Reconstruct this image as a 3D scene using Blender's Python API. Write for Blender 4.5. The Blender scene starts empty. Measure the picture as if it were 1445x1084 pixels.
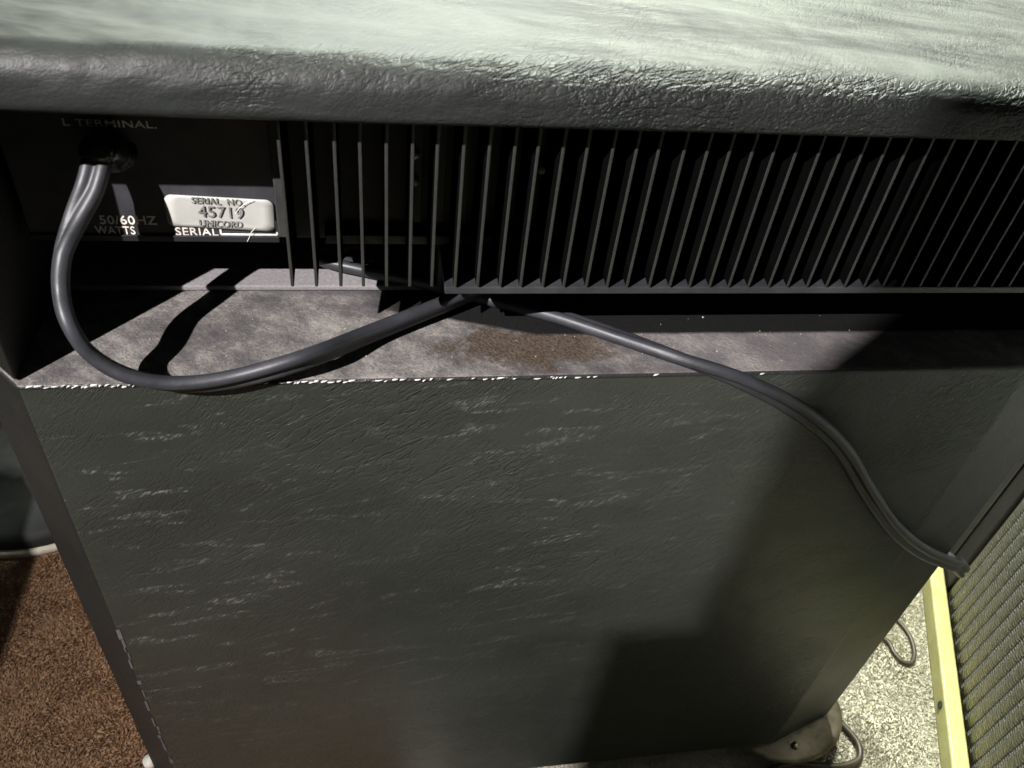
import bpy, bmesh, math, random
from mathutils import Vector, Matrix, noise
import numpy as np
random.seed(3); np.random.seed(3)
S = bpy.context.scene
COL = S.collection

# ------------------------------------------------------------------ camera
F_PX = 1150.0; CX, CY = 722.5, 542.0
def nrm(v): return Vector(v).normalized()
XH = nrm((6589.0, -137.0, F_PX))            # world X seen in camera axes (right, down, forward)
DH = nrm((-174.0, 1285.0, F_PX)); DH = (DH - XH*DH.dot(XH)).normalized()   # world down
YH = nrm(DH.cross(XH));  YH = YH if YH.z > 0 else -YH
CAM_H = 0.74
def P(u, v, D=None, Y=None):
    """point of the place seen at pixel (u, v) of the 1445x1084 photo, at depth-below-lens D or distance Y"""
    r = Vector((u-CX, v-CY, F_PX)); X = r.dot(XH); y = r.dot(YH); d = r.dot(DH)
    s = (D/d) if D is not None else (Y/y)
    return Vector((X*s, y*s, CAM_H - d*s))
cam = bpy.data.cameras.new('camera'); co = bpy.data.objects.new('camera', cam); COL.objects.link(co)
right = Vector((XH.x, YH.x, -DH.x)); down = Vector((XH.y, YH.y, -DH.y)); fwd = Vector((XH.z, YH.z, -DH.z))
M = Matrix((( right.x, -down.x, -fwd.x, 0), (right.y, -down.y, -fwd.y, 0), (right.z, -down.z, -fwd.z, CAM_H), (0, 0, 0, 1)))
co.matrix_world = M
cam.sensor_width = 36; cam.lens = 36*F_PX/1445.0; cam.clip_start = 0.01; cam.clip_end = 50
cam.dof.use_dof = True; cam.dof.focus_distance = 0.47; cam.dof.aperture_fstop = 20
S.camera = co

# ------------------------------------------------------------------ world, lamps, exposure
W = bpy.data.worlds.new('World'); S.world = W; W.use_nodes = True
W.node_tree.nodes['Background'].inputs[0].default_value = (0.85, 0.9, 0.95, 1)
W.node_tree.nodes['Background'].inputs[1].default_value = 0.014
def lamp(name, loc, target, power, size, col, spread=180):
    l = bpy.data.lights.new(name, 'AREA'); l.shape = 'DISK'; l.size = size; l.energy = power; l.color = col; l.spread = math.radians(spread)
    o = bpy.data.objects.new(name, l); COL.objects.link(o); o.location = loc
    o.rotation_euler = (Vector(target)-Vector(loc)).to_track_quat('-Z', 'Y').to_euler()
    return o
lamp('room_lamp', (-0.85, -0.50, 1.46), (0.04, 0.3, 0.60), 8.4, 0.014, (1.0, 0.95, 0.93), 62)
lamp('ceiling_lamp', (0.44, 1.25, 2.0), (0.30, 0.40, 0.3), 11.5, 0.25, (0.95, 1.0, 0.86), 46)
lamp('sheen_lamp', (0.00, 1.85, 1.20), (0.05, 0.40, 0.62), 1.8, 0.85, (0.90, 1.0, 0.93), 60)  # unseen lamp added to lay sheen on the case top
S.view_settings.view_transform = 'Standard'; S.view_settings.look = 'None'
S.view_settings.exposure = 0; S.view_settings.gamma = 1

# ------------------------------------------------------------------ helpers
def link(name, me, mat=None, parent=None, loc=None):
    o = bpy.data.objects.new(name, me); COL.objects.link(o)
    if mat and me and not me.materials: me.materials.append(mat)
    if parent: o.parent = parent
    if loc: o.location = loc
    return o
def tag(o, label=None, cat=None, group=None, kind=None):
    if label: o['label'] = label
    if cat: o['category'] = cat
    if group: o['group'] = group
    if kind: o['kind'] = kind
    return o
def thing(name, label, cat, loc=(0, 0, 0), group=None):
    o = bpy.data.objects.new(name, None); COL.objects.link(o); o.location = loc
    o.empty_display_size = 0.02
    return tag(o, label, cat, group)
def mesh(name, vs, fs, smooth=False):
    me = bpy.data.meshes.new(name); me.from_pydata([tuple(v) for v in vs], [], fs); me.validate(); me.update()
    if smooth:
        for p in me.polygons: p.use_smooth = True
    return me
def finish(bm, name, smooth=False):
    bmesh.ops.recalc_face_normals(bm, faces=bm.faces)
    me = bpy.data.meshes.new(name); bm.to_mesh(me); bm.free()
    if smooth:
        for p in me.polygons: p.use_smooth = True
    return me
def box_bm(bm, x0, x1, y0, y1, z0, z1, bev=0.0):
    r = bmesh.ops.create_cube(bm, size=1.0)
    for v in r['verts']:
        v.co = Vector(((x0+x1)/2+v.co.x*(x1-x0), (y0+y1)/2+v.co.y*(y1-y0), (z0+z1)/2+v.co.z*(z1-z0)))
    if bev:
        es = list({e for v in r['verts'] for e in v.link_edges})
        bmesh.ops.bevel(bm, geom=es, offset=bev, segments=2, affect='EDGES', profile=0.5)
def box(name, x0, x1, y0, y1, z0, z1, mat, parent=None, bev=0.0006):
    bm = bmesh.new(); box_bm(bm, x0, x1, y0, y1, z0, z1, bev)
    return link(name, finish(bm, name), mat, parent)
def prism(name, plan, z0, z1, mat, parent=None, bev=0.0, segs=3, sel=None):
    """vertical prism over a plan outline"""
    bm = bmesh.new()
    lo = [bm.verts.new((x, y, z0)) for x, y in plan]; hi = [bm.verts.new((x, y, z1)) for x, y in plan]
    n = len(plan)
    bm.faces.new(lo[::-1]); bm.faces.new(hi)
    for i in range(n): bm.faces.new((lo[i], lo[(i+1) % n], hi[(i+1) % n], hi[i]))
    if bev: bmesh.ops.bevel(bm, geom=list(bm.edges), offset=bev, segments=segs, affect='EDGES', profile=0.5)
    me = finish(bm, name, True)
    o = link(name, me, mat, parent)
    return o
def catmull(pts, n):
    pts = [Vector(p) for p in pts]; P0 = [2*pts[0]-pts[1]] + pts + [2*pts[-1]-pts[-2]]
    out = []
    for i in range(1, len(P0)-2):
        a, b, c, d = P0[i-1:i+3]
        for k in range(n):
            t = k/n
            out.append(0.5*((2*b)+(c-a)*t+(2*a-5*b+4*c-d)*t*t+(3*b-a-3*c+d)*t**3))
    out.append(pts[-1].copy())
    return out
def sweep(path, profile, sides):
    """profile = list of (across, through); sides = one 'across' hint per path point"""
    n = len(path); m = len(profile); vs = []; fs = []
    for i, p in enumerate(path):
        t = (path[min(i+1, n-1)]-path[max(i-1, 0)]).normalized()
        s = sides[i]-t*sides[i].dot(t); s.normalize(); u = t.cross(s)
        for a, b in profile: vs.append(p+s*a+u*b)
    for i in range(n-1):
        for j in range(m): fs.append((i*m+j, i*m+(j+1) % m, (i+1)*m+(j+1) % m, (i+1)*m+j))
    fs.append(tuple(range(m))[::-1]); fs.append(tuple((n-1)*m+j for j in range(m)))
    return vs, fs
def tube(name, pts, r, mat, parent=None, n=10, seg=10):
    path = catmull(pts, n)
    prof = [(r*math.cos(2*math.pi*k/seg), r*math.sin(2*math.pi*k/seg)) for k in range(seg)]
    hint = Vector((0.13, 0.21, 0.97))
    vs, fs = sweep(path, prof, [hint]*len(path))
    return link(name, mesh(name, vs, fs, True), mat, parent)
def lathe(name, prof, mat, parent=None, seg=48, M4=None):
    vs = []; fs = []; m = len(prof)
    for k in range(seg):
        a = 2*math.pi*k/seg
        for r, z in prof: vs.append(Vector((r*math.cos(a), r*math.sin(a), z)))
    for k in range(seg):
        for j in range(m-1):
            fs.append((k*m+j, ((k+1) % seg)*m+j, ((k+1) % seg)*m+j+1, k*m+j+1))
    if M4: vs = [M4 @ v for v in vs]
    bm = bmesh.new(); me = mesh(name, vs, fs); bm.from_mesh(me); bmesh.ops.remove_doubles(bm, verts=bm.verts, dist=1e-6)
    return link(name, finish(bm, name, True), mat, parent)

# ------------------------------------------------------------------ materials
class NT:
    def __init__(s, name):
        s.m = bpy.data.materials.new(name); s.m.use_nodes = True; s.t = s.m.node_tree; s.n = s.t.nodes
        s.b = s.n['Principled BSDF']; s.tc = s.n.new('ShaderNodeTexCoord').outputs['Object']
    def l(s, a, b): s.t.links.new(a, b)
    def map(s, sc, rot=(0, 0, 0), src=None):
        src = src or s.tc
        if any(rot):         # turn first, stretch afterwards
            q = s.n.new('ShaderNodeMapping'); q.inputs['Rotation'].default_value = rot; s.l(src, q.inputs[0]); src = q.outputs[0]
        n = s.n.new('ShaderNodeMapping'); n.inputs['Scale'].default_value = sc; s.l(src, n.inputs[0]); return n.outputs[0]
    def noise(s, vec, scale, detail=4, rough=0.5, dist=0.0):
        n = s.n.new('ShaderNodeTexNoise'); n.inputs['Scale'].default_value = scale; n.inputs['Detail'].default_value = detail
        n.inputs['Roughness'].default_value = rough; n.inputs['Distortion'].default_value = dist
        s.l(vec, n.inputs['Vector']); return n.outputs[0]
    def voro(s, vec, scale, feature='F1'):
        n = s.n.new('ShaderNodeTexVoronoi'); n.feature = feature; n.inputs['Scale'].default_value = scale
        s.l(vec, n.inputs['Vector']); return n.outputs[0]
    def ramp(s, v, stops):
        n = s.n.new('ShaderNodeValToRGB'); e = n.color_ramp.elements
        while len(e) < len(stops): e.new(0.5)
        for i, (p, c) in enumerate(stops):
            e[i].position = p; e[i].color = (c, c, c, 1) if not hasattr(c, '__len__') else (*c, 1)
        s.l(v, n.inputs[0]); return n.outputs[0]
    def math(s, op, a, b=None, clamp=False):
        n = s.n.new('ShaderNodeMath'); n.operation = op; n.use_clamp = clamp
        for i, x in enumerate((a, b)):
            if x is None: continue
            if isinstance(x, (int, float)): n.inputs[i].default_value = x
            else: s.l(x, n.inputs[i])
        return n.outputs[0]
    def mix(s, f, a, b):
        n = s.n.new('ShaderNodeMix'); n.data_type = 'RGBA'
        if isinstance(f, (int, float)): n.inputs[0].default_value = f
        else: s.l(f, n.inputs[0])
        for i, x in ((6, a), (7, b)):
            if hasattr(x, '__len__'): n.inputs[i].default_value = (*x, 1)
            else: s.l(x, n.inputs[i])
        return n.outputs[2]
    def bump(s, h, strength, dist, prev=None):
        n = s.n.new('ShaderNodeBump'); n.inputs['Strength'].default_value = strength; n.inputs['Distance'].default_value = dist
        s.l(h, n.inputs['Height'])
        if prev: s.l(prev, n.inputs['Normal'])
        return n.outputs[0]
    def set(s, col=None, rough=None, normal=None, metal=None, spec=None, sheen=None, coat=None):
        for k, x in (('Base Color', col), ('Roughness', rough), ('Metallic', metal), ('Specular IOR Level', spec),
                     ('Sheen Weight', sheen), ('Coat Weight', coat)):
            if x is None: continue
            if hasattr(x, 'is_linked') or hasattr(x, 'links'): s.l(x, s.b.inputs[k])
            else: s.b.inputs[k].default_value = (*x, 1) if hasattr(x, '__len__') else x
        if normal: s.l(normal, s.b.inputs['Normal'])
        return s.m
def plain(name, col, rough=0.5, metal=0.0, grain=0.0, gs=900, var=0.25, spec=0.5):
    t = NT(name); v = t.noise(t.tc, 60, 5, 0.6)
    a = tuple(c*(1-var) for c in col); b = tuple(min(1, c*(1+var)) for c in col)
    c = t.mix(t.ramp(v, [(0.35, 0.0), (0.65, 1.0)]), a, b)
    r = t.math('ADD', t.math('MULTIPLY', v, 0.25), rough-0.12, True)
    nn = t.bump(t.noise(t.tc, gs, 3, 0.6), grain, 0.0004) if grain else None
    return t.set(c, r, nn, metal, spec)

def vinyl(name, base=(0.020, 0.021, 0.019), scuff=1.0, axis='z', wr=1.0, rough=0.42, dust=0.0, patch=False, peb=0.3):
    """embossed leather-look vinyl: pebble grain, long creases, pale scuffs"""
    t = NT(name)
    # creases: two families of stretched ridges, present only in patches
    def ridges(sc, scale, rot, lo=0.0, hi=0.055, dist=1.2):
        v = t.map(sc, rot)
        n = t.noise(v, scale, 3, 0.55, dist)
        d = t.math('ABSOLUTE', t.math('SUBTRACT', n, 0.5))
        return t.ramp(d, [(lo, 1.0), (hi, 0.0)])
    pz = t.noise(t.tc, 13, 3, 0.6); gate = t.ramp(pz, [(0.44, 0.0), (0.60, 1.0)])
    pz2 = t.noise(t.map((1, 1, 1), (0.3, 0.2, 0.9)), 19, 3, 0.6); gate2 = t.ramp(pz2, [(0.45, 0.0), (0.58, 1.0)])
    if axis == 'z': r1 = ridges((0.24, 1, 1.3), 140, (0, 0.62, 0), 0, 0.035, 0.5); r2 = ridges((0.24, 1, 1.3), 330, (0, 0.85, 0), 0, 0.05, 0.3)
    else:           r1 = ridges((0.30, 1.3, 1.3), 120, (0, 0, -0.55), 0, 0.05, 0.5); r2 = ridges((0.30, 1.2, 1.2), 260, (0, 0, -0.85), 0, 0.07, 0.3)
    wr_h = t.math('ADD', t.math('MULTIPLY', r1, gate), t.math('MULTIPLY', r2, gate2))
    ang = (0, 0.85, 0) if axis == 'z' else (0, 0, -0.85)
    grain = t.noise(t.map((0.45, 1, 1), ang), 950, 3, 0.6, 0.4)
    pb_ = t.math('MULTIPLY', t.voro(t.map((0.5, 1, 1), ang), 800), 0.5)
    n1 = t.bump(t.math('ADD', grain, pb_), peb, 0.0006)
    n2 = t.bump(wr_h, 0.5*wr, -0.0008, n1)
    n3 = t.bump(t.noise(t.map((0.5, 1, 1)), 22, 2, 0.5), 0.30, 0.006, n2)
    mott = t.noise(t.map((0.6, 1, 1)), 9, 6, 0.6)
    c = t.mix(t.ramp(mott, [(0.35, 0.0), (0.68, 1.0)]), tuple(x*0.80 for x in base), tuple(x*1.25 for x in base))
    if scuff:
        # long rows of rubbed nicks, roughly level, broken into short bright dashes
        sv = t.map((0.20, 1, 1.0), (0, 0.14, 0))
        rows = t.ramp(t.noise(sv, 120, 4, 0.6, 0.7), [(0.555, 0.0), (0.64, 1.0)])
        dash = t.ramp(t.noise(t.map((0.30, 1, 1), (0, 0.75, 0)), 900, 3, 0.6), [(0.52, 0.0), (0.62, 1.0)])
        region = t.ramp(t.noise(t.tc, 9.0, 2, 0.5), [(0.36, 0.30), (0.60, 1.0)])
        if patch:        # rubbed most on the left-hand half of the panel and near its top edge
            sep = t.n.new('ShaderNodeSeparateXYZ'); t.l(t.tc, sep.inputs[0])
            gx = t.math('MULTIPLY', t.math('SUBTRACT', 0.24, sep.outputs[0]), 3.2, True)
            gz = t.math('MULTIPLY', t.math('SUBTRACT', sep.outputs[2], 0.12), 4.5, True)
            region = t.math('MULTIPLY', region, t.math('ADD', t.math('MULTIPLY', gx, gz), 0.14, True))
        m = t.math('MULTIPLY', t.math('MULTIPLY', rows, dash), region)
        m = t.math('MULTIPLY', m, 0.60*scuff, True)
        soft = t.math('MULTIPLY', t.math('MULTIPLY', rows, region), 0.05*scuff)
        c = t.mix(t.math('ADD', m, soft, True), c, (0.33, 0.325, 0.315))
    if dust:
        dn = t.ramp(t.noise(t.tc, 24, 7, 0.7, 0.4), [(0.35, 0.25), (0.70, 1.0)])
        fine = t.ramp(t.noise(t.map((1, 1, 1), (0, 0, 0.7)), 420, 3, 0.7), [(0.35, 0.55), (0.65, 1.0)])
        c = t.mix(t.math('MULTIPLY', t.math('MULTIPLY', dn, fine), dust, True), c, (0.34, 0.32, 0.33))
    rr = t.math('ADD', t.math('MULTIPLY', mott, 0.22), rough-0.11)
    return t.set(c, rr, n3, 0.0, 0.5)

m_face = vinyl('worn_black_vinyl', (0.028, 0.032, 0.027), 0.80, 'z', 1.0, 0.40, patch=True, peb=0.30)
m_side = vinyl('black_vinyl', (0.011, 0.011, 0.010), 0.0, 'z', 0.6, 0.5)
def top_vinyl():
    t = NT('creased_green_black_vinyl')
    sep = t.n.new('ShaderNodeSeparateXYZ'); t.l(t.tc, sep.inputs[0])
    # creases crowd on the roll between its flat top and its dark underside
    near = t.math('SUBTRACT', 1.0, t.math('MULTIPLY', t.math('ABSOLUTE', t.math('SUBTRACT', sep.outputs[1], 0.2935)), 85.0), True)
    def ridges(sc, scale, rot, hi, dist):
        n = t.noise(t.map(sc, rot), scale, 2, 0.5, dist)
        return t.ramp(t.math('ABSOLUTE', t.math('SUBTRACT', n, 0.5)), [(0.0, 1.0), (hi, 0.0)])
    r1 = ridges((0.20, 1, 1), 210, (0, 0, -0.50), 0.075, 0.25)
    r2 = ridges((0.22, 1, 1), 340, (0, 0, -0.95), 0.09, 0.2)
    r3 = ridges((0.22, 1, 1), 280, (0, 0, -0.20), 0.08, 0.2)
    gate = t.ramp(t.noise(t.tc, 16, 2, 0.5), [(0.40, 0.25), (0.58, 1.0)])
    gate3 = t.ramp(t.noise(t.map((1, 1, 1), (0.4, 0.2, 0.3)), 21, 2, 0.5), [(0.44, 0.0), (0.60, 1.0)])
    h = t.math('ADD', t.math('ADD', r1, t.math('MULTIPLY', r2, 0.8)), t.math('MULTIPLY', r3, gate3))
    gl_ = t.math('ADD', t.math('MULTIPLY', t.math('ADD', sep.outputs[0], 0.06), 14.0, True), 0.10, True)   # the left end is smoother
    amt = t.math('MULTIPLY', t.math('MULTIPLY', gate, gl_), t.math('ADD', near, 0.24))
    h = t.math('MULTIPLY', h, amt)
    grain = t.noise(t.map((0.4, 1, 1), (0, 0, -0.8)), 850, 3, 0.6, 0.2)
    n1 = t.bump(grain, 0.22, 0.0006); n2 = t.bump(h, 0.75, -0.0007, n1)
    n3 = t.bump(t.noise(t.map((0.35, 1, 1), (0, 0, 0.12)), 34, 3, 0.5), 0.5, 0.005, n2)
    streak = t.noise(t.map((0.30, 1, 1), (0, 0, 0.28)), 36, 6, 0.68, 0.5)
    mott = t.noise(t.tc, 14, 5, 0.6)
    c = t.mix(t.ramp(mott, [(0.35, 0.0), (0.65, 1.0)]), (0.008, 0.010, 0.009), (0.015, 0.017, 0.016))
    # settled dust lies only on the level top
    up = t.math('MULTIPLY', t.math('SUBTRACT', sep.outputs[1], 0.2945), 260.0, True)
    c = t.mix(t.math('MULTIPLY', up, t.ramp(streak, [(0.38, 0.02), (0.66, 0.19)])), c, (0.36, 0.38, 0.34))
    rr = t.math('ADD', t.math('MULTIPLY', streak, 0.25), 0.42)
    return t.set(c, rr, n3, 0, 0.36)
m_top = top_vinyl()
m_frame = vinyl('speaker_frame_vinyl', (0.005, 0.005, 0.005), 0.0, 'z', 0.4, 0.6)
m_black = plain('black_painted_steel', (0.012, 0.012, 0.014), 0.45, grain=0.25)
m_panel = plain('charcoal_panel_paint', (0.030, 0.030, 0.034), 0.42, grain=0.25)
m_fin = plain('black_anodised_aluminium', (0.0022, 0.0022, 0.0022), 0.9, 0.0, spec=0.0)
m_finedge = plain('rubbed_fin_edge', (0.026, 0.027, 0.025), 0.45, 0.2)
m_print = plain('pale_screen_print', (0.72, 0.68, 0.62), 0.6, var=0.35)
m_sticker = plain('aged_white_sticker', (0.36, 0.36, 0.335), 0.55, var=0.06)
m_ink = plain('grey_ink', (0.19, 0.19, 0.18), 0.6, var=0.5)
m_zinc = plain('zinc_screw', (0.62, 0.60, 0.54), 0.4, 0.15)
m_back = plain('dark_anodised_plate', (0.028, 0.029, 0.028), 0.5)
m_plate = plain('grey_anodised_channel', (0.040, 0.045, 0.040), 0.5)
m_screw = plain('dull_screw_metal', (0.45, 0.43, 0.38), 0.35, 0.9)
m_cord = plain('grey_black_rubber', (0.024, 0.025, 0.030), 0.48, grain=0.2, gs=500)
m_boot = plain('black_rubber', (0.010, 0.010, 0.011), 0.22)
m_foot = plain('white_plastic', (0.7, 0.68, 0.62), 0.5)
m_worn = plain('tarnished_steel', (0.17, 0.145, 0.105), 0.30, 0.6, grain=0.4, gs=200, var=0.45)

# dusty ledge: felted dust, pale with brown stain, plus a painted near-black shadow zone
t = NT('dust_matted_vinyl')
vor = t.noise(t.map((0.8, 1, 1), (0, 0, 0.6)), 34, 9, 0.78, 0.08)
fine = t.noise(t.map((0.75, 1.1, 1), (0, 0, 0.75)), 760, 4, 0.8)
a = t.ramp(vor, [(0.34, (0.055, 0.050, 0.053)), (0.47, (0.115, 0.108, 0.108)), (0.64, (0.30, 0.283, 0.258))])
c = t.mix(t.ramp(fine, [(0.38, 0.55), (0.60, 0.0)]), a, (0.055, 0.050, 0.052))
sep = t.n.new('ShaderNodeSeparateXYZ'); t.l(t.tc, sep.inputs[0])
dx = t.math('MULTIPLY', t.math('SUBTRACT', sep.outputs[0], 0.080), 20.0)
dy = t.math('MULTIPLY', t.math('SUBTRACT', sep.outputs[1], 0.310), 46.0)
dd = t.math('ADD', t.math('MULTIPLY', dx, dx), t.math('MULTIPLY', dy, dy))
dd = t.math('ADD', dd, t.math('MULTIPLY', t.math('SUBTRACT', t.noise(t.tc, 70, 5, 0.7), 0.5), 4.2))
c = t.mix(t.ramp(dd, [(0.35, 0.85), (1.0, 0.0)]), c, t.mix(t.ramp(fine, [(0.4, 0.0), (0.6, 1.0)]), (0.022, 0.016, 0.012), (0.095, 0.066, 0.043)))
gx = t.math('MULTIPLY', t.math('SUBTRACT', sep.outputs[0], 0.11), 16.0, True)
c = t.mix(t.math('MULTIPLY', gx, 0.35), c, (0.17, 0.155, 0.165))
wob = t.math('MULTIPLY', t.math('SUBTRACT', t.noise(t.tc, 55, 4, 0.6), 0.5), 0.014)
ramp_x = t.math('MULTIPLY', t.math('SUBTRACT', sep.outputs[0], -0.006), 11.0, True)       # painted shadow edge creeps forward to the right
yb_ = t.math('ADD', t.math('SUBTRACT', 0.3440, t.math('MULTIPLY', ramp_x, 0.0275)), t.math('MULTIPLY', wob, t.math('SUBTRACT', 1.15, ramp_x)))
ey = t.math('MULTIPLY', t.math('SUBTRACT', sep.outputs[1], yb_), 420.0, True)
c = t.mix(t.math('MULTIPLY', ey, t.math('MULTIPLY', ramp_x, 4.0, True)), c, t.mix(t.ramp(fine, [(0.62, 0.0), (0.72, 1.0)]), (0.006, 0.006, 0.006), (0.03, 0.03, 0.03)))  # near-black colour paints the amplifier's shadow onto the ledge
n1 = t.bump(fine, 0.6, 0.0010); n2 = t.bump(vor, 0.5, 0.003, n1)
m_ledge = t.set(c, 0.85, n2, 0, 0.15)

t = NT('grey_fibre_board')
v = t.noise(t.tc, 700, 4, 0.7); v2 = t.noise(t.tc, 18, 4, 0.6)
c = t.mix(t.ramp(v, [(0.35, 0.0), (0.65, 1.0)]), (0.16, 0.152, 0.16), (0.23, 0.22, 0.225))
c = t.mix(t.ramp(v2, [(0.4, 0.0), (0.7, 0.3)]), c, (0.12, 0.11, 0.12))
m_board = t.set(c, 0.85, t.bump(v, 0.5, 0.0008), 0, 0.2)

def pile(name, c0, c1, c2, sc):
    t = NT(name)
    f = t.noise(t.map((0.55, 1.2, 1), (0, 0, 0.5)), sc, 5, 0.75, 0.4); g = t.noise(t.tc, sc*0.22, 4, 0.6, 0.5); h = t.noise(t.tc, 8, 4, 0.6)
    c = t.mix(t.ramp(f, [(0.32, 0.0), (0.62, 1.0)]), c0, c1)
    c = t.mix(t.ramp(h, [(0.42, 0.0), (0.7, 0.6)]), c, c2)
    n1 = t.bump(f, 0.9, 0.003); n2 = t.bump(g, 0.7, 0.006, n1)
    return t.set(c, 0.95, n2, 0, 0.1)
m_carpet = pile('beige_carpet_pile', (0.50, 0.465, 0.375), (0.62, 0.585, 0.48), (0.50, 0.455, 0.36), 260)
m_rug = pile('brown_rug_pile', (0.35, 0.215, 0.125), (0.43, 0.275, 0.165), (0.34, 0.19, 0.11), 300)

t = NT('yellow_enamel')
v = t.noise(t.tc, 40, 5, 0.7); f = t.noise(t.tc, 700, 2, 0.5)
c = t.mix(t.ramp(v, [(0.4, 0.0), (0.7, 1.0)]), (0.40, 0.37, 0.155), (0.50, 0.47, 0.215))
chip = t.ramp(t.noise(t.map((1, 1, 1)), 150, 3, 0.6), [(0.72, 0.0), (0.74, 1.0)])
c = t.mix(t.math('MULTIPLY', chip, 0.7), c, (0.16, 0.10, 0.04))
m_yellow = t.set(c, 0.42, t.bump(f, 0.25, 0.0006), 0, 0.5)

def weave(name, c0, c1):
    t = NT(name)
    v = t.n.new('ShaderNodeTexWave'); v.wave_type = 'BANDS'; v.bands_direction = 'Z'; v.inputs['Scale'].default_value = 85
    v.inputs['Distortion'].default_value = 3.5; v.inputs['Detail'].default_value = 2; v.inputs['Detail Scale'].default_value = 3
    t.l(t.tc, v.inputs['Vector'])
    w2 = t.noise(t.map((1, 1, 0.5)), 900, 3, 0.7)
    h = t.math('ADD', v.outputs[1], w2)
    c = t.mix(t.ramp(v.outputs[1], [(0.2, 0.0), (0.8, 1.0)]), c0, c1)
    c = t.mix(t.ramp(w2, [(0.4, 0.35), (0.6, 0.0)]), c, tuple(x*0.75 for x in c0))
    return t.set(c, 0.75, t.bump(h, 0.9, 0.0016), 0, 0.25)
m_cloth_hi = weave('silver_woven_cord', (0.50, 0.50, 0.50), (0.88, 0.87, 0.85))
m_cloth_lo = weave('dark_woven_cord', (0.12, 0.117, 0.105), (0.26, 0.255, 0.235))

# ------------------------------------------------------------------ the setting
def Z(D): return CAM_H - D
carpet = link('carpet_floor', mesh('carpet_floor', [(-3, -3, 0), (4, -3, 0), (4, 5, 0), (-3, 5, 0)], [(0, 1, 2, 3)]), m_carpet)
tag(carpet, kind='structure')
rug_plan = [(-1.9, -0.4), (0.02, -0.4), (0.02, 1.6), (-1.9, 1.6)]
rug = prism('rug', rug_plan, 0.0005, 0.006, m_rug, None, 0.002, 2)
tag(rug, 'brown pile rug on the floor left of the black cabinet', 'rug')

# ------------------------------------------------------------------ lower speaker cabinet
Y0 = 0.286; ZT = Z(0.256); ZB = Z(0.709)
XL, XR = -0.151, 0.352
plan_cab = [(XL, Y0), (XR, Y0), (XR+0.066, Y0+0.022), (XR+0.066, 0.74), (XL-0.031, 0.74), (XL-0.031, Y0+0.033)]
cab = thing('speaker_cabinet', 'large scuffed black vinyl cabinet standing on the floor under the amplifier', 'speaker cabinet', (0.1, 0.5, 0))
def at(o, par):      # keep world placement under a moved parent
    o.parent = par; o.matrix_parent_inverse = Matrix.Translation(-par.location); return o
# body with a lightly uneven top edge
def cab_body():
    bm = bmesh.new()
    n = len(plan_cab)
    lo = [bm.verts.new((x, y, ZB)) for x, y in plan_cab]; hi = [bm.verts.new((x, y, ZT)) for x, y in plan_cab]
    bm.faces.new(lo[::-1]); bm.faces.new(hi)
    for i in range(n): bm.faces.new((lo[i], lo[(i+1) % n], hi[(i+1) % n], hi[i]))
    es = [e for e in bm.edges]
    bmesh.ops.bevel(bm, geom=es, offset=0.0022, segments=3, affect='EDGES', profile=0.5)
    me = finish(bm, 'body', True)
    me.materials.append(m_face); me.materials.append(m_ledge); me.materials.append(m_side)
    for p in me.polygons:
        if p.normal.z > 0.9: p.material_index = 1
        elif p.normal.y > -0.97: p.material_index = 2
    return me
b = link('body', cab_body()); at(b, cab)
for o_ in (b,):
    md = o_.modifiers.new('wn', 'WEIGHTED_NORMAL'); md.keep_sharp = False
# pale fraying along the top rear edge
def fray():
    rnd = random.Random(5); vs = []; fs = []
    x = XL+0.004
    while x < XR-0.05:
        gap = rnd.random()
        L = rnd.uniform(0.0008, 0.0035)
        if (x < -0.01 and gap < 0.93) or (x < 0.11 and gap < 0.45) or gap < 0.05:
            h = rnd.uniform(0.0003, 0.0008); z = ZT+rnd.uniform(-0.0012, 0.0000); y = Y0-rnd.uniform(0.0001, 0.0005)
            s = rnd.uniform(0.0002, 0.0009); k = len(vs)
            vs += [(x, y, z-h), (x+L, y, z-h+s*0.3), (x+L+s, y, z+h), (x+s, y, z+h*0.8), (x+L*0.5, y-0.0006, z+0.1*h)]
            fs += [(k, k+1, k+4), (k+1, k+2, k+4), (k+2, k+3, k+4), (k+3, k, k+4), (k+3, k+2, k+1, k)]
        x += L+rnd.uniform(0.0002, 0.0012)
    return mesh('frayed_edge', vs, fs)
m_fray = plain('bare_cloth_backing', (0.5, 0.48, 0.47), 0.8)
fr = link('frayed_edge', fray(), m_fray); at(fr, cab); tag(fr, 'pale frayed threads along the top edge', kind='stuff')
# worn crease on the left corner
def crease(x, y, z0, z1, seed):
    rnd = random.Random(seed); vs = []; fs = []; z = z1
    while z > z0:
        L = rnd.uniform(0.002, 0.016); w = rnd.uniform(0.0004, 0.0012)*(1.0 if z < 0.3 else 0.6); k = len(vs)
        if rnd.random() < 0.8:
            a = x+rnd.uniform(-0.0008, 0.0008)
            vs += [(a-w, y, z), (a+w, y, z), (a+w, y, z-L), (a-w, y, z-L), (a, y-0.0001, z-L*0.3), (a, y-0.0001, z-L*0.7)]
            fs += [(k, k+1, k+4), (k+1, k+2, k+5, k+4), (k+2, k+3, k+5), (k+3, k, k+4, k+5)]
        z -= L+rnd.uniform(0, 0.0015)
    return mesh('worn_corner_edge', vs, fs)
m_wear = plain('rubbed_corner_wear', (0.10, 0.098, 0.092), 0.7)
wc = link('worn_corner_edge', crease(XL+0.0012, Y0-0.0003, ZB+0.004, 0.29, 8), m_wear); at(wc, cab); wc['kind'] = 'stuff'
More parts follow.
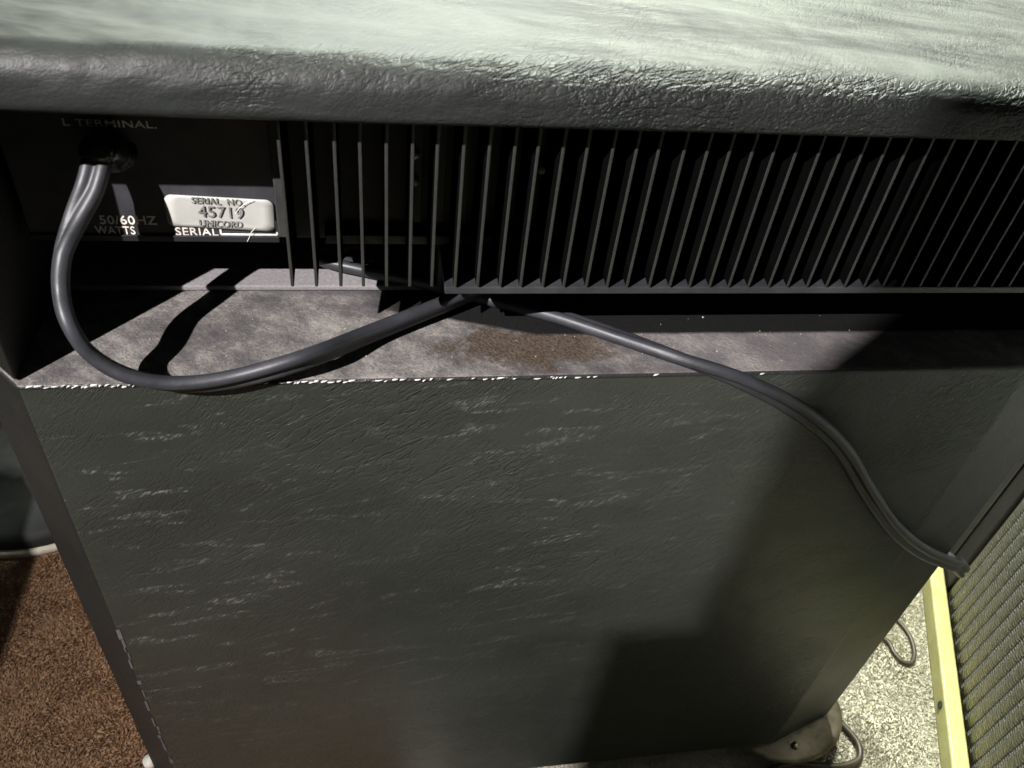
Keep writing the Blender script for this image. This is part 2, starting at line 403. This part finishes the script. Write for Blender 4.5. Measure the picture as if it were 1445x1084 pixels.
# small feet
for (x, y, m) in ((XL+0.012, Y0+0.020, m_boot), (XR+0.050, 0.70, m_boot), (XL+0.012, 0.70, m_boot)):
    o = lathe('foot', [(0.0, 0.0), (0.014, 0.0), (0.017, 0.004), (0.017, 0.026), (0.012, ZB+0.001), (0, ZB+0.001)], m, None, 28,
              Matrix.Translation((x, y, 0.0005))); at(o, cab)
gl = lathe('glide', [(0.0, 0.0), (0.004, 0.0), (0.0055, 0.003), (0.0055, 0.009), (0, 0.010)], m_foot, None, 20,
           Matrix.Translation(P(214, 1079, D=0.716))); at(gl, cab); tag(gl, 'small white corner glide')

# tarnished corner plate under the right-hand corner (dished, with a rivet)
def corner_plate():
    c = Vector((XR+0.022, Y0+0.035, 0)); vs = []; fs = []; na, nr = 40, 12
    for i in range(nr+1):
        r = i/nr
        for k in range(na):
            a = 2*math.pi*k/na
            x = c.x + 0.062*r*math.cos(a); y = c.y + 0.052*r*math.sin(a)
            z = ZB - 0.002 - 0.004*(r**3)
            vs.append((x, y, z))
    for i in range(nr):
        for k in range(na): fs.append((i*na+k, i*na+(k+1) % na, (i+1)*na+(k+1) % na, (i+1)*na+k))
    me = mesh('corner_protector', vs, fs, True); return me
cp = link('corner_protector', corner_plate(), m_worn); at(cp, cab)
so = cp.modifiers.new('s', 'SOLIDIFY'); so.thickness = 0.0015
rv = lathe('rivet', [(0.0, 0.0022), (0.002, 0.0018), (0.0034, 0.0004), (0.0036, -0.001)], m_screw, None, 20,
           Matrix.Translation(P(1123, 1052, D=0.7090)) @ Matrix.Rotation(0.5, 4, 'X')); at(rv, cp)
rv.parent = cp; rv.matrix_parent_inverse = (cp.matrix_parent_inverse.inverted() if False else Matrix.Identity(4))

# ------------------------------------------------------------------ amplifier head
amp = thing('amplifier_head', 'black vinyl amplifier head with a finned heat sink, standing on the cabinet', 'amplifier', (0.1, 0.5, ZT))
def part(o): return at(o, amp)
# top slab: rounded rear roll and slightly sagging lip, creased like padded leather
def top_slab():
    nx = 360; x0, x1 = -0.235, 0.43
    R = 0.0125; prof = []
    zt = Z(0.110); zb = Z(0.1325)
    prof.append((Y0+0.030, zb+0.0005)); prof.append((Y0+0.006, zb+0.0001)); prof.append((Y0+0.0016, zb+0.0004)); prof.append((Y0, zb+0.0022))
    for k in range(4): prof.append((Y0, zb+0.0022+(zt-R-zb-0.0022)*(k+1)/4))
    for k in range(1, 13):
        a = k/12*math.pi/2; prof.append((Y0+R-R*math.cos(a), zt-R+R*math.sin(a)))
    for k in range(1, 30): prof.append((Y0+R+0.0032*k+0.00025*k*k, zt))
    prof.append((0.74, zt)); m = len(prof); vs = []; fs = []
    for i in range(nx+1):
        x = x0+(x1-x0)*i/nx
        sag = 0.0045*max(0.0, (x-0.0))/0.30
        for j, (y, z) in enumerate(prof):
            dz = sag*(1 if j < 9 else max(0.0, 1-(j-9)/10.0))*0.5
            k = 1.0 if 5 < j < 30 else 0.3
            w = noise.noise(Vector((x*38, y*60, z*60)))*0.0007*k + noise.noise(Vector((x*140+y*90, y*240-x*40, z*240)))*0.00030*k
            n = Vector((0, -1, 0)) if j < 8 else (Vector((0, 0, 1)) if j > 20 else Vector((0, -math.cos((j-8)/12*1.57), math.sin((j-8)/12*1.57))))
            vs.append(Vector((x, y, z+dz))+n*w)
    for i in range(nx):
        for j in range(m-1): fs.append((i*m+j, (i+1)*m+j, (i+1)*m+j+1, i*m+j+1))
        fs.append((i*m+m-1, (i+1)*m+m-1, (i+1)*m, i*m))
    fs.append(tuple(range(m))); fs.append(tuple(nx*m+j for j in range(m))[::-1])
    bm = bmesh.new(); me = mesh('t', vs, fs); bm.from_mesh(me); return finish(bm, 'case_top', True)
part(link('case_top', top_slab(), m_top))
zcap = Z(0.1325)-0.0002
wl = [(XL, Y0+0.002), (XL, 0.735), (XL-0.0305, 0.735), (XL-0.0305, Y0+0.034)]
part(prism('side_wall', wl, ZT+0.0006, zcap, m_side, None, 0.0012, 2))
wr = [(XR+0.036, Y0+0.014), (XR+0.0655, Y0+0.024), (XR+0.0655, 0.735), (XR+0.036, 0.735)]
part(prism('side_wall', wr, ZT+0.0006, zcap, m_side, None, 0.0012, 2))
YB = 0.3555
part(box('bottom_board', XL+0.0005, XR+0.035, YB, 0.735, ZT+0.0005, ZT+0.0035, m_board, None, 0.0008))
# front baffle closes the case far behind the chassis
part(box('baffle', XL+0.001, XR+0.035, 0.69, 0.71, ZT+0.004, zcap-0.001, m_black))
# chassis and rear panel
YP = 0.338; ZPB = Z(0.2136)
xp0 = XL+0.004; xs = -0.040
rp = box('rear_panel', xp0, xs, YP, YP+0.0016, ZPB, zcap-0.0004, m_panel); part(rp)
part(box('chassis', xp0+0.003, XR+0.02, YP+0.0022, 0.60, ZPB+0.0030, zcap-0.002, m_black))
# panel's folded bottom lip
part(box('panel_lip', xp0, xs, YP-0.0012, YP-0.0001, ZPB-0.001, ZPB+0.0022, m_black, None, 0.0004))
# heat sink
YF = 0.300; YBASE = 0.330; ZFB = Z(0.2135)
hs = box('heat_sink', xs+0.0005, XR+0.005, YBASE, YBASE+0.006, Z(0.2075), zcap-0.0006, m_back); part(hs)
def sub(o, par):
    o.parent = par
    o.matrix_parent_inverse = (Matrix.Translation(-amp.location) @ Matrix.Identity(4)).inverted() @ Matrix.Translation(-amp.location)
    return o
fin_bm = bmesh.new()
vsf = [(-0.0008, YBASE-0.0002), (-0.0007, YF), (0.0007, YF), (0.0008, YBASE-0.0002)]
hi_z = zcap-0.0008
fl = [fin_bm.verts.new((x, y, ZFB)) for x, y in vsf]; fh = [fin_bm.verts.new((x, y, hi_z)) for x, y in vsf]
# lower corner of each fin is cut away a little towards the plate
fl[0].co.z += 0.0050; fl[3].co.z += 0.0050
fin_bm.faces.new(fl[::-1]); fin_bm.faces.new(fh)
for i in range(4): fin_bm.faces.new((fl[i], fl[(i+1) % 4], fh[(i+1) % 4], fh[i]))
bmesh.ops.bevel(fin_bm, geom=[e for e in fin_bm.edges], offset=0.00025, segments=1, affect='EDGES')
fin_me = finish(fin_bm, 'fin'); fin_me.materials.append(m_fin); fin_me.materials.append(m_finedge)
for p in fin_me.polygons:
    if p.normal.y < -0.5: p.material_index = 1
xf = P(413, 405, D=0.2135).x
rnd = random.Random(11)
for i in range(39):
    x = xf+i*0.01012
    if x > XR: break
    f = bpy.data.objects.new('fin', fin_me); COL.objects.link(f); f.location = (x, 0, 0)
    f.rotation_euler = (0, rnd.uniform(-0.0008, 0.0008), 0)
    sub(f, hs)
# raised channels on the plate between the fins, and the transistor screws
for i in (5, 6, 7, 8, 9, 10):
    x = xf+(i+0.5)*0.01012
    o = box('plate_rib', x-0.0026, x+0.0012, YBASE-0.0045, YBASE-0.0001, Z(0.196), hi_z, m_plate, None, 0.0004); sub(o, hs)
def screw(u, v, Y, par, r=0.0024, mat=None):
    c = P(u, v, Y=Y)
    o = lathe('screw', [(0.0, 0.0014), (r*0.6, 0.0013), (r, 0.0005), (r*1.02, -0.0008)], mat or m_zinc, None, 20,
              Matrix.Translation(c) @ Matrix.Rotation(math.pi/2, 4, 'X'))
    return sub(o, par)
for u, v in ((586, 219), (586, 257), (648, 241), (765, 240)):
    screw(u, v, YBASE-0.0056, hs, 0.0019)
screw(492, 330, YBASE-0.001, hs, 0.0026)
# clamp strip at the plate's foot and the dark cable clamp underneath
o = box('clamp_strip', P(460, 345, Y=YBASE).x, P(745, 345, Y=YBASE).x, YBASE-0.0065, YBASE-0.0002, Z(0.2065), Z(0.2015), m_black); sub(o, hs)
part(box('transformer', 0.035, XR-0.09, YBASE+0.012, 0.47, Z(0.247), ZPB+0.0028, m_black, None, 0.002))
part(box('added_shadow_rail', P(628, 405, D=0.2145).x, XR+0.004, YF+0.0012, YBASE+0.010, Z(0.2185), Z(0.2146), m_panel, None, 0.0006))  # rail added under the fins to give their shadow a straight edge
# lettering
def text(s, size, mat, loc, parent, name='lettering', rot=(math.pi/2, 0, 0), shear=0.0, xs_=1.0, ext=0.00012, bold=0.0):
    cu = bpy.data.curves.new(name, 'FONT'); cu.body = s; cu.size = size; cu.extrude = ext; cu.offset = bold
    cu.shear = shear; cu.resolution_u = 3; cu.space_character = 1.06
    tmp = bpy.data.objects.new('tmp', cu); COL.objects.link(tmp)
    dg = bpy.context.evaluated_depsgraph_get(); me = bpy.data.meshes.new_from_object(tmp.evaluated_get(dg))
    bpy.data.objects.remove(tmp); bpy.data.curves.remove(cu)
    w = max(v.co.x for v in me.vertices) - min(v.co.x for v in me.vertices)
    o = link(name, me, mat); o.location = loc; o.rotation_euler = rot; o.scale = (xs_, 1, 1)
    me.materials.clear(); me.materials.append(mat)
    return sub(o, parent), w*xs_
def fit_text(s, u0, u1, vbase, vtop, mat, parent, Y, tilt=0.0, **k):
    a = P(u0, vbase, Y=Y); b_ = P(u1, vbase, Y=Y); c = P(u0, vtop, Y=Y)
    h = (c.z-a.z); size = h/0.70
    o, w = text(s, size, mat, a, parent, **k)
    o.scale.x = (b_.x-a.x)/w; o.rotation_euler = (math.pi/2, tilt, 0)
    return o
YT = YP-0.0002
fit_text('L TERMINAL.', 88, 219, 177, 167, m_print, rp, YT, bold=0.00003)
fit_text('50/60HZ', 141, 221, 316, 304, m_print, rp, YT, bold=0.00005)
fit_text('WATTS', 136, 192, 330, 319, m_print, rp, YT, bold=0.00004)
o = box('underline', P(193, 333, Y=YT).x, P(220, 333, Y=YT).x, YT-0.0001, YT+0.0001, P(200, 333, Y=YT).z-0.0003, P(200, 333, Y=YT).z+0.0003, m_print, None, 0); sub(o, rp)
fit_text('SERIAL', 248, 308, 332, 321, m_print, rp, YT, bold=0.00004)
zb_ = P(350, 331, Y=YT).z; xa = P(312, 331, Y=YT).x; xb = P(391, 331, Y=YT).x; zt_ = P(391, 312, Y=YT).z
for nm, (x0, x1, z0, z1) in {'a': (xa, xb, zb_-0.0004, zb_+0.0004), 'b': (xa-0.0004, xa+0.0004, zb_, zt_), 'c': (xb-0.0004, xb+0.0004, zb_, zt_)}.items():
    o = box('printed_box_line', x0, x1, YT-0.00012+(0.00004 if nm != 'a' else 0), YT+0.0001, z0, z1, m_print, None, 0); sub(o, rp)
# serial sticker: rounded, slightly curled at its right-hand corner
def sticker():
    Yk = YP-0.0006
    cs = [P(231, 276, Y=Yk), P(385, 281, Y=Yk), P(388, 327, Y=Yk), P(236, 318, Y=Yk)]
    ctr = sum(cs, Vector())/4; ax = ((cs[1]-cs[0])+(cs[2]-cs[3]))/2; ay = ((cs[0]-cs[3])+(cs[1]-cs[2]))/2
    w, h = ax.length/2, ay.length/2; ex = ax.normalized(); ez = Vector((0, 1, 0)).cross(ex)*-1
    if ez.z < 0: ez = -ez
    r = h*0.42; outline = []
    for qx, qy, a0 in ((1, 1, 0), (-1, 1, 90), (-1, -1, 180), (1, -1, 270)):
        for k in range(9):
            a = math.radians(a0+k*90/8); outline.append((qx*(w-r)+r*math.cos(a), qy*(h-r)+r*math.sin(a)))
    vs = []; fs = []; n = len(outline)
    for s in (1.0, 0.8, 0.5, 0.2):
        for (x, y) in outline:
            x *= s; y *= s
            lift = 0.0022*max(0, (x/w-0.55))**2*(1 if y < 0 else 0.3)*4 + 0.00012*math.sin(x*420)
            vs.append(ctr+ex*x+ez*y+Vector((0, -lift, 0)))
    for q in range(3):
        for k in range(n): fs.append((q*n+k, q*n+(k+1) % n, (q+1)*n+(k+1) % n, (q+1)*n+k))
    fs.append(tuple(3*n+k for k in range(n)))
    me = mesh('serial_sticker', vs, fs, True)
    return me, math.atan2(ex.z, ex.x), ctr
me, ang, ctr = sticker()
st = link('serial_sticker', me, m_sticker); sub(st, rp); tag(st, 'small white rounded serial number sticker')
so = st.modifiers.new('s', 'SOLIDIFY'); so.thickness = 0.0003
YK = YP-0.0012
for s_, u0, u1, vb, vt in (('SERIAL  NO.', 270, 343, 287, 278), ('45719', 280, 343, 306, 290), ('UNICORD', 281, 341, 319, 310)):
    fit_text(s_, u0, u1, vb, vt, m_ink, rp, YK, tilt=-ang, bold=0.00002)

# ------------------------------------------------------------------ power cord
cord = thing('power_cord', 'thick grey rubber power cord looping from the amplifier panel over the cabinet edge', 'power cord', tuple(P(400, 520, D=0.250)))
keys = [  # u, v, kind, value, across-hint
 (148, 212, 'Y', 0.336, (1, 0, 0)), (140, 213, 'Y', 0.331, (1, 0, 0)), (136, 232, 'Y', 0.3250, (1, 0, 0)),
 (127, 265, 'Y', 0.3190, (1, -.1, .1)), (107, 310, 'Y', 0.3120, (.9, -.6, .3)), (89, 360, 'Y', 0.3010, (.5, -.85, .6)),
 (86, 410, 'Y', 0.293, (.45, -.8, .65)), (98, 458, 'Y', 0.2825, (.4, -.8, .6)), (128, 500, 'Y', 0.280, (.3, -.8, .6)),
 (180, 530, 'Y', 0.278, (.1, -.75, .6)), (250, 542, 'Y', 0.279, (0, -.6, .7)), (330, 535, 'Y', 0.2815, (0, -.4, .9)),
 (430, 507, 'Y', 0.2855, (0, -.35, 1)), (520, 472, 'D', 0.2475, (0, -.4, 1)), (610, 436, 'D', 0.2475, (0, -.5, 1)),
 (700, 402, 'D', 0.2470, (0, -.6, 1)), (775, 383, 'D', 0.2440, (0, -.8, .6)), (860, 362, 'D', 0.246, (0, -1, .2)),
 (860, 335, 'D', 0.248, (0, -1, .1)), (760, 325, 'D', 0.248, (0, -1, .1)), (600, 330, 'D', 0.246, (0, -1, .1)), (490, 345, 'D', 0.246, (-.5, -1, .1)),
 (455, 362, 'D', 0.246, (0, -1, .1)), (505, 377, 'D', 0.246, (0, -1, .2)), (600, 397, 'D', 0.249, (0, -1, .2)), (705, 424, 'D', 0.2525, (0, -1, .2)),
 (780, 444, 'D', 0.2525, (0, -1, .3)), (870, 474, 'D', 0.2520, (0, -1, .35)), (960, 506, 'D', 0.2500, (0, -1, .6)), (1050, 539, 'Y', 0.2795, (0, -.5, .9)),
 (1130, 582, 'Y', 0.2785, (.4, -.4, .9)), (1185, 630, 'Y', 0.279, (.8, -.6, .4)), (1222, 690, 'Y', 0.280, (.9, -.5, .3)),
 (1258, 742, 'Y', 0.281, (.8, -.3, .5)), (1298, 776, 'Y', 0.283, (.5, -.2, .9)), (1338, 794, 'Y', 0.289, (.3, -.2, 1)),
 (1352, 797, 'Y', 0.302, (.1, 0, 1)), (1350, 800, 'Y', 0.33, (.1, 0, 1))]
pts = [P(u, v, **{k: val}) for u, v, k, val, h in keys]; NN = 9
pts.append(pts[-1]+Vector((-0.005, 0.08, -0.02))); keys.append((0, 0, '', 0, (.1, 0, 1)))
path = catmull(pts, NN)
hints = [Vector(k[4]) for k in keys]; sides = []
for i in range(len(path)):
    q = i/NN; a = min(int(q), len(hints)-1); b2 = min(a+1, len(hints)-1); f = q-a
    sides.append(hints[a].normalized().lerp(hints[b2].normalized(), f))
def lobed(w, h):
    """flat moulded cord: two round conductors joined by a web with a groove on each face"""
    pr = []
    for k in range(40):
        a = 2*math.pi*k/40; x = w*math.cos(a); q = abs(x)/w
        y = h*(math.sqrt(max(0.0, 1-((q-0.5)/0.52)**2)) if q > 0.10 else 0.52)
        y = max(y, 0.0 if q > 0.97 else 0.50*h)
        pr.append((x, math.copysign(y, math.sin(a)) if abs(math.sin(a)) > 1e-6 else 0.0))
    return pr
vs, fs = sweep(path, lobed(0.0057, 0.0032), sides)
c_o = link('cable', mesh('cable', vs, fs, True), m_cord); at(c_o, cord)
# strain relief boot on the panel
bp = [P(158, 214, Y=0.3378), P(152, 212, Y=0.334), P(143, 211, Y=0.329), P(138, 215, Y=0.3275), P(136, 228, Y=0.3255)]
bpath = catmull(bp, 6); nb = len(bpath); vsb = []; sg = 20
for i, p in enumerate(bpath):
    tdir = (bpath[min(i+1, nb-1)]-bpath[max(i-1, 0)]).normalized(); s = Vector((1, 0, 0)); s = (s-tdir*s.dot(tdir)).normalized(); u = tdir.cross(s)
    q = i/(nb-1); r = 0.0090*(1-q)+0.0066*q
    if q < 0.12: r = 0.0105
    if q > 0.93: r *= 0.8
    for k in range(sg):
        a = 2*math.pi*k/sg; vsb.append(p+s*r*math.cos(a)+u*r*0.85*math.sin(a))
fsb = [(i*sg+k, i*sg+(k+1) % sg, (i+1)*sg+(k+1) % sg, (i+1)*sg+k) for i in range(nb-1) for k in range(sg)]
fsb += [tuple(range(sg))[::-1], tuple((nb-1)*sg+k for k in range(sg))]
at(link('strain_relief', mesh('strain_relief', vsb, fsb, True), m_boot), cord)

# ------------------------------------------------------------------ right: yellow bar and striped speaker
A = P(1301, 845, D=0.74); B = P(1326, 1084, D=0.74); A.z = B.z = 0
d = (B-A).normalized(); nrm_r = Vector((-d.y, d.x, 0));  nrm_r = nrm_r if nrm_r.x > 0 else -nrm_r
bar_h = 0.024; bar_w = 0.017
def bar():
    L = 0.62; a0 = A + d*-0.036
    bm = bmesh.new(); sec = [(0, 0.001), (0, bar_h), (bar_w, bar_h), (bar_w, 0.001)]
    st_ = [bm.verts.new(a0+nrm_r*x+Vector((0, 0, z))) for x, z in sec]; en = [bm.verts.new(a0+d*L+nrm_r*x+Vector((0, 0, z))) for x, z in sec]
    bm.faces.new(st_); bm.faces.new(en[::-1])
    for i in range(4): bm.faces.new((st_[i], en[i], en[(i+1) % 4], st_[(i+1) % 4]))
    bmesh.ops.bevel(bm, geom=list(bm.edges), offset=0.0025, segments=3, affect='EDGES', profile=0.5)
    return finish(bm, 'yellow_bar', True)
yb = thing('yellow_bar', 'long yellow bar lying on the carpet against the striped speaker', 'bar', tuple(A))
o = link('bar_body', bar(), m_yellow); at(o, yb); o.modifiers.new('wn', 'WEIGHTED_NORMAL')
hc = P(1336, 998, D=0.74-bar_h*0.62)
o = lathe('rivet_hole', [(0, 0.0005), (0.0022, 0.0005), (0.0036, 0.0012), (0.0044, 0.0)], plain('green_black_grommet', (0.03, 0.045, 0.035), 0.3), None, 20,
          Matrix.Translation(Vector((0, 0, 0))))
# set it on the bar's left face
q = (hc-A).dot(d); pos = A+d*q+Vector((0, 0, bar_h*0.62))-nrm_r*0.0003
zax = -nrm_r; xax = d; yax = zax.cross(xax)
o.matrix_world = Matrix(((xax.x, yax.x, zax.x, pos.x), (xax.y, yax.y, zax.y, pos.y), (xax.z, yax.z, zax.z, pos.z), (0, 0, 0, 1)))
mw = o.matrix_world.copy(); o.parent = yb; o.matrix_parent_inverse = Matrix.Translation(-A)

# striped speaker: local frame (s along d, n into the box, z up)
so_ = A + nrm_r*(bar_w+0.002)
far = A + d*-0.058
sp = thing('grille_speaker', 'speaker cabinet with silver striped grille cloth in a black frame, right edge of photo', 'speaker cabinet', tuple(so_))
base = far + nrm_r*(bar_w+0.002)
def lb(name, s0, s1, n0, n1, z0, z1, mat, bev=0.001):
    bm = bmesh.new(); box_bm(bm, s0, s1, n0, n1, z0, z1, bev)
    for v in bm.verts: v.co = base + d*v.co.x + nrm_r*v.co.y + Vector((0, 0, v.co.z))
    o = link(name, finish(bm, name), mat); return at(o, sp)
H = 0.60; FW = 0.052; LW = 0.62
lb('cabinet_shell', 0.0, LW, 0.016, 0.30, 0.012, H, m_side, 0.004)
lb('frame_side', 0.0, FW, 0.0, 0.0155, 0.012, H, m_frame, 0.003)
lb('frame_side', LW-FW, LW, 0.0, 0.0155, 0.012, H, m_frame, 0.003)
lb('frame_rail', FW+0.0005, LW-FW-0.0005, 0.0, 0.0155, H-0.03, H, m_frame, 0.003)
lb('piping', FW*0.42, FW*0.42+0.0022, -0.0016, -0.0001, 0.013, H-0.001, m_black, 0.0005)
gc = lb('grille_cloth', FW+0.0005, LW-FW-0.0005, 0.0035, 0.0152, 0.014, H-0.0305, m_cloth_lo, 0.0005)
pitch = 0.0170; ng = int((LW-2*FW)/pitch)
bmr = bmesh.new(); nseg = 6; Lz0, Lz1 = 0.015, H-0.0315
ring0 = []; ring1 = []
for k in range(nseg+1):
    a = math.pi*k/nseg; x = -0.0058*math.cos(a); y = -0.0018*math.sin(a)
    ring0.append(bmr.verts.new((x, y, Lz0))); ring1.append(bmr.verts.new((x, y, Lz1)))
for k in range(nseg): bmr.faces.new((ring0[k], ring0[k+1], ring1[k+1], ring1[k]))
bmr.faces.new(ring0); bmr.faces.new(ring1[::-1]); bmr.faces.new((ring0[0], ring0[-1], ring1[-1], ring1[0]))
rib_me = finish(bmr, 'cloth_stripe', True); rib_me.materials.append(m_cloth_hi)
for i in range(ng):
    p = base + d*(FW+0.0075+i*pitch) + nrm_r*0.0034
    o = bpy.data.objects.new('cloth_stripe', rib_me); COL.objects.link(o)
    zz = Vector((0, 0, 1))
    R3 = Matrix(((d.x, nrm_r.x, 0, p.x), (d.y, nrm_r.y, 0, p.y), (0, 0, 1, 0), (0, 0, 0, 1)))
    o.parent = gc; o.matrix_parent_inverse = Matrix.Identity(4)
    o.matrix_basis = R3
# ------------------------------------------------------------------ thin cables on the carpet
m_wire = plain('brown_black_cable', (0.045, 0.035, 0.022), 0.45)
tag(tube('floor_cable', [P(u, v, D=0.735) for u, v in ((1120, 985), (1168, 1004), (1192, 1026), (1210, 1048), (1213, 1068), (1200, 1078), (1170, 1082), (1120, 1078), (1080, 1090), (1010, 1120))], 0.0030, m_wire),
    'dark cable curling round the metal corner at the bottom of the black cabinet', 'cable')
tag(tube('floor_cable', [P(u, v, D=0.737) for u, v in ((1200, 880), (1248, 902), (1262, 922), (1274, 934), (1286, 935), (1290, 920), (1282, 895), (1260, 868))], 0.0024, m_wire),
    'thin dark cable loop on the pale carpet, beside the yellow bar', 'cable')

# ------------------------------------------------------------------ left: round base on the rug
rc = P(62, 655, D=0.72); rc.z = 0.006
pb = thing('round_base', 'round grey base with a pale rim on the brown rug', 'base', tuple(rc))
m_gb = plain('grey_green_plastic', (0.022, 0.024, 0.023), 0.7, grain=0.2); m_rim = plain('pale_rubber_rim', (0.60, 0.54, 0.44), 0.6)
at(lathe('disc', [(0, 0.050), (0.045, 0.050), (0.052, 0.047), (0.060, 0.030), (0.105, 0.026), (0.112, 0.020), (0.114, 0.010), (0, 0.010)], m_gb, None, 72, Matrix.Translation(rc)), pb)
at(lathe('rim', [(0.108, 0.0095), (0.1165, 0.0095), (0.1185, 0.007), (0.1185, 0.002), (0.116, 0.0), (0.100, 0.0), (0.100, 0.0095), (0.108, 0.0095)], m_rim, None, 72, Matrix.Translation(rc)), pb)

# ------------------------------------------------------------------ behind the camera: unseen stepped block added to throw a shadow on the cabinet
tw = thing('stepped_shadow_blocker', 'unseen tall stepped black block, added out of frame to cast a shadow on the black cabinet', 'shadow blocker', (-0.33, -0.16, 0))
at(box('blocker_plinth', -0.402, -0.15, -0.21, -0.15, 0.001, 0.920, m_side, None, 0.003), tw)
at(box('blocker_column', -0.376, -0.15, -0.205, -0.151, 0.921, 1.62, m_black, None, 0.003), tw)
at(box('blocker_front_strip', -0.366, -0.16, -0.1508, -0.1495, 0.96, 1.60, m_cloth_lo, None, 0.001), tw)  # front strip of the added shadow block

# unseen black box beside it, added so that a shadow crosses the brown rug
sc_ = thing('rug_shadow_blocker', 'unseen black box on the rug at the left, added to cast a shadow across it', 'rug shadow blocker', (-0.62, 0.12, 0.006))
at(box('blocker_body', -0.90, -0.545, 0.03, 0.20, 0.016, 0.60, m_side, None, 0.006), sc_)
for x in (-0.87, -0.57):
    for y in (0.06, 0.17):
        at(lathe('foot', [(0, 0.0), (0.012, 0.0), (0.014, 0.003), (0.014, 0.010), (0, 0.010)], m_boot, None, 20, Matrix.Translation((x, y, 0.0062))), sc_)

# ------------------------------------------------------------------ carpet fibres where the floor shows
def fibres(name, x0, x1, y0, y1, z, n, h, mat, seed, keep=None):
    rs = np.random.RandomState(seed)
    x = rs.uniform(x0, x1, n); y = rs.uniform(y0, y1, n)
    if keep is not None:
        k = keep(x, y); x = x[k]; y = y[k]; n = len(x)
    hh = h*rs.uniform(0.6, 1.25, n); a = rs.uniform(0, 2*np.pi, n); l = h*rs.uniform(0.2, 1.1, n)
    # tufts lean together in patches
    la = 2.2*np.sin(x*41+y*23)+1.7*np.sin(y*57-x*31)+rs.normal(0, 0.9, n); w = rs.uniform(0.00035, 0.0008, n)
    b0 = np.stack([x-w*np.cos(a), y-w*np.sin(a), np.full(n, z)], 1); b1 = np.stack([x+w*np.cos(a), y+w*np.sin(a), np.full(n, z)], 1)
    mx = x+0.45*l*np.cos(la); my = y+0.45*l*np.sin(la)
    m0 = np.stack([mx-w*np.cos(a), my-w*np.sin(a), z+hh*0.6], 1); m1 = np.stack([mx+w*np.cos(a), my+w*np.sin(a), z+hh*0.6], 1)
    tp = np.stack([x+l*np.cos(la), y+l*np.sin(la), z+hh], 1)
    V = np.stack([b0, b1, m1, m0, tp], 1).reshape(-1, 3)
    i = np.arange(n)*5
    q = np.stack([i, i+1, i+2, i+3], 1); tr = np.stack([i+3, i+2, i+4], 1)
    me = bpy.data.meshes.new(name); me.vertices.add(len(V)); me.vertices.foreach_set('co', V.astype(np.float32).ravel())
    loops = np.concatenate([q.ravel(), tr.ravel()]); me.loops.add(len(loops)); me.loops.foreach_set('vertex_index', loops.astype(np.int32))
    me.polygons.add(2*n); st_ = np.concatenate([np.arange(n)*4, 4*n+np.arange(n)*3]); me.polygons.foreach_set('loop_start', st_.astype(np.int32))
    me.update(calc_edges=True); me.validate()
    o = link(name, me, mat); o['kind'] = 'stuff'; return o
def on_carpet(x, y):      # clear of the yellow bar and the striped speaker
    ax = (x-A.x)*nrm_r.x+(y-A.y)*nrm_r.y; al = (x-A.x)*d.x+(y-A.y)*d.y
    return (ax < -0.0005) | (al < -0.075)
fibres('carpet_pile', 0.06, 0.66, 0.20, 0.62, 0.0002, 200000, 0.0020, m_carpet, 4, on_carpet)['label'] = 'short looped fibres of the beige carpet'
rx, ry = rc.x, rc.y
fibres('rug_pile', -0.46, -0.14, 0.28, 0.74, 0.006, 130000, 0.0026, m_rug, 5, lambda x, y: (x-rx)**2+(y-ry)**2 > 0.120**2)['label'] = 'short fibres of the brown rug'

# grit and lint lying on the dusty ledge, and a strand of lint on the sticker
def grit(n, seed):
    rs = random.Random(seed); bm = bmesh.new()
    for i in range(n):
        x = rs.uniform(XL+0.02, XR-0.03); y = rs.uniform(Y0+0.003, YB-0.004); q = rs.uniform(0.00012, 0.0004)*(1 if rs.random() < 0.9 else 1.8)
        g = bmesh.ops.create_icosphere(bm, subdivisions=1, radius=q)
        for v in g['verts']: v.co = Vector((x+v.co.x*rs.uniform(0.6, 1.5), y+v.co.y*rs.uniform(0.6, 1.4), ZT+q*0.4+v.co.z*0.7))
    return finish(bm, 'grit')
gr = link('ledge_grit', grit(90, 21), plain('pale_grit', (0.24, 0.22, 0.20), 0.8, var=0.5)); gr['kind'] = 'stuff'; gr['label'] = 'pale crumbs of grit and dust on top of the black cabinet'
m_lint = plain('white_lint', (0.75, 0.75, 0.72), 0.8)
def strand(pts, par, r=0.00012):
    o = tube('lint_strand', pts, r, m_lint, None, 6, 5); sub(o, par); return o
YL = YP-0.0016
strand([P(332, 302, Y=YL), P(338, 294, Y=YL), P(347, 287, Y=YL), P(357, 283, Y=YL)], rp)
strand([P(349, 341, Y=YL), P(352, 335, Y=YL), P(354, 329, Y=YL), P(360, 322, Y=YL)], rp)
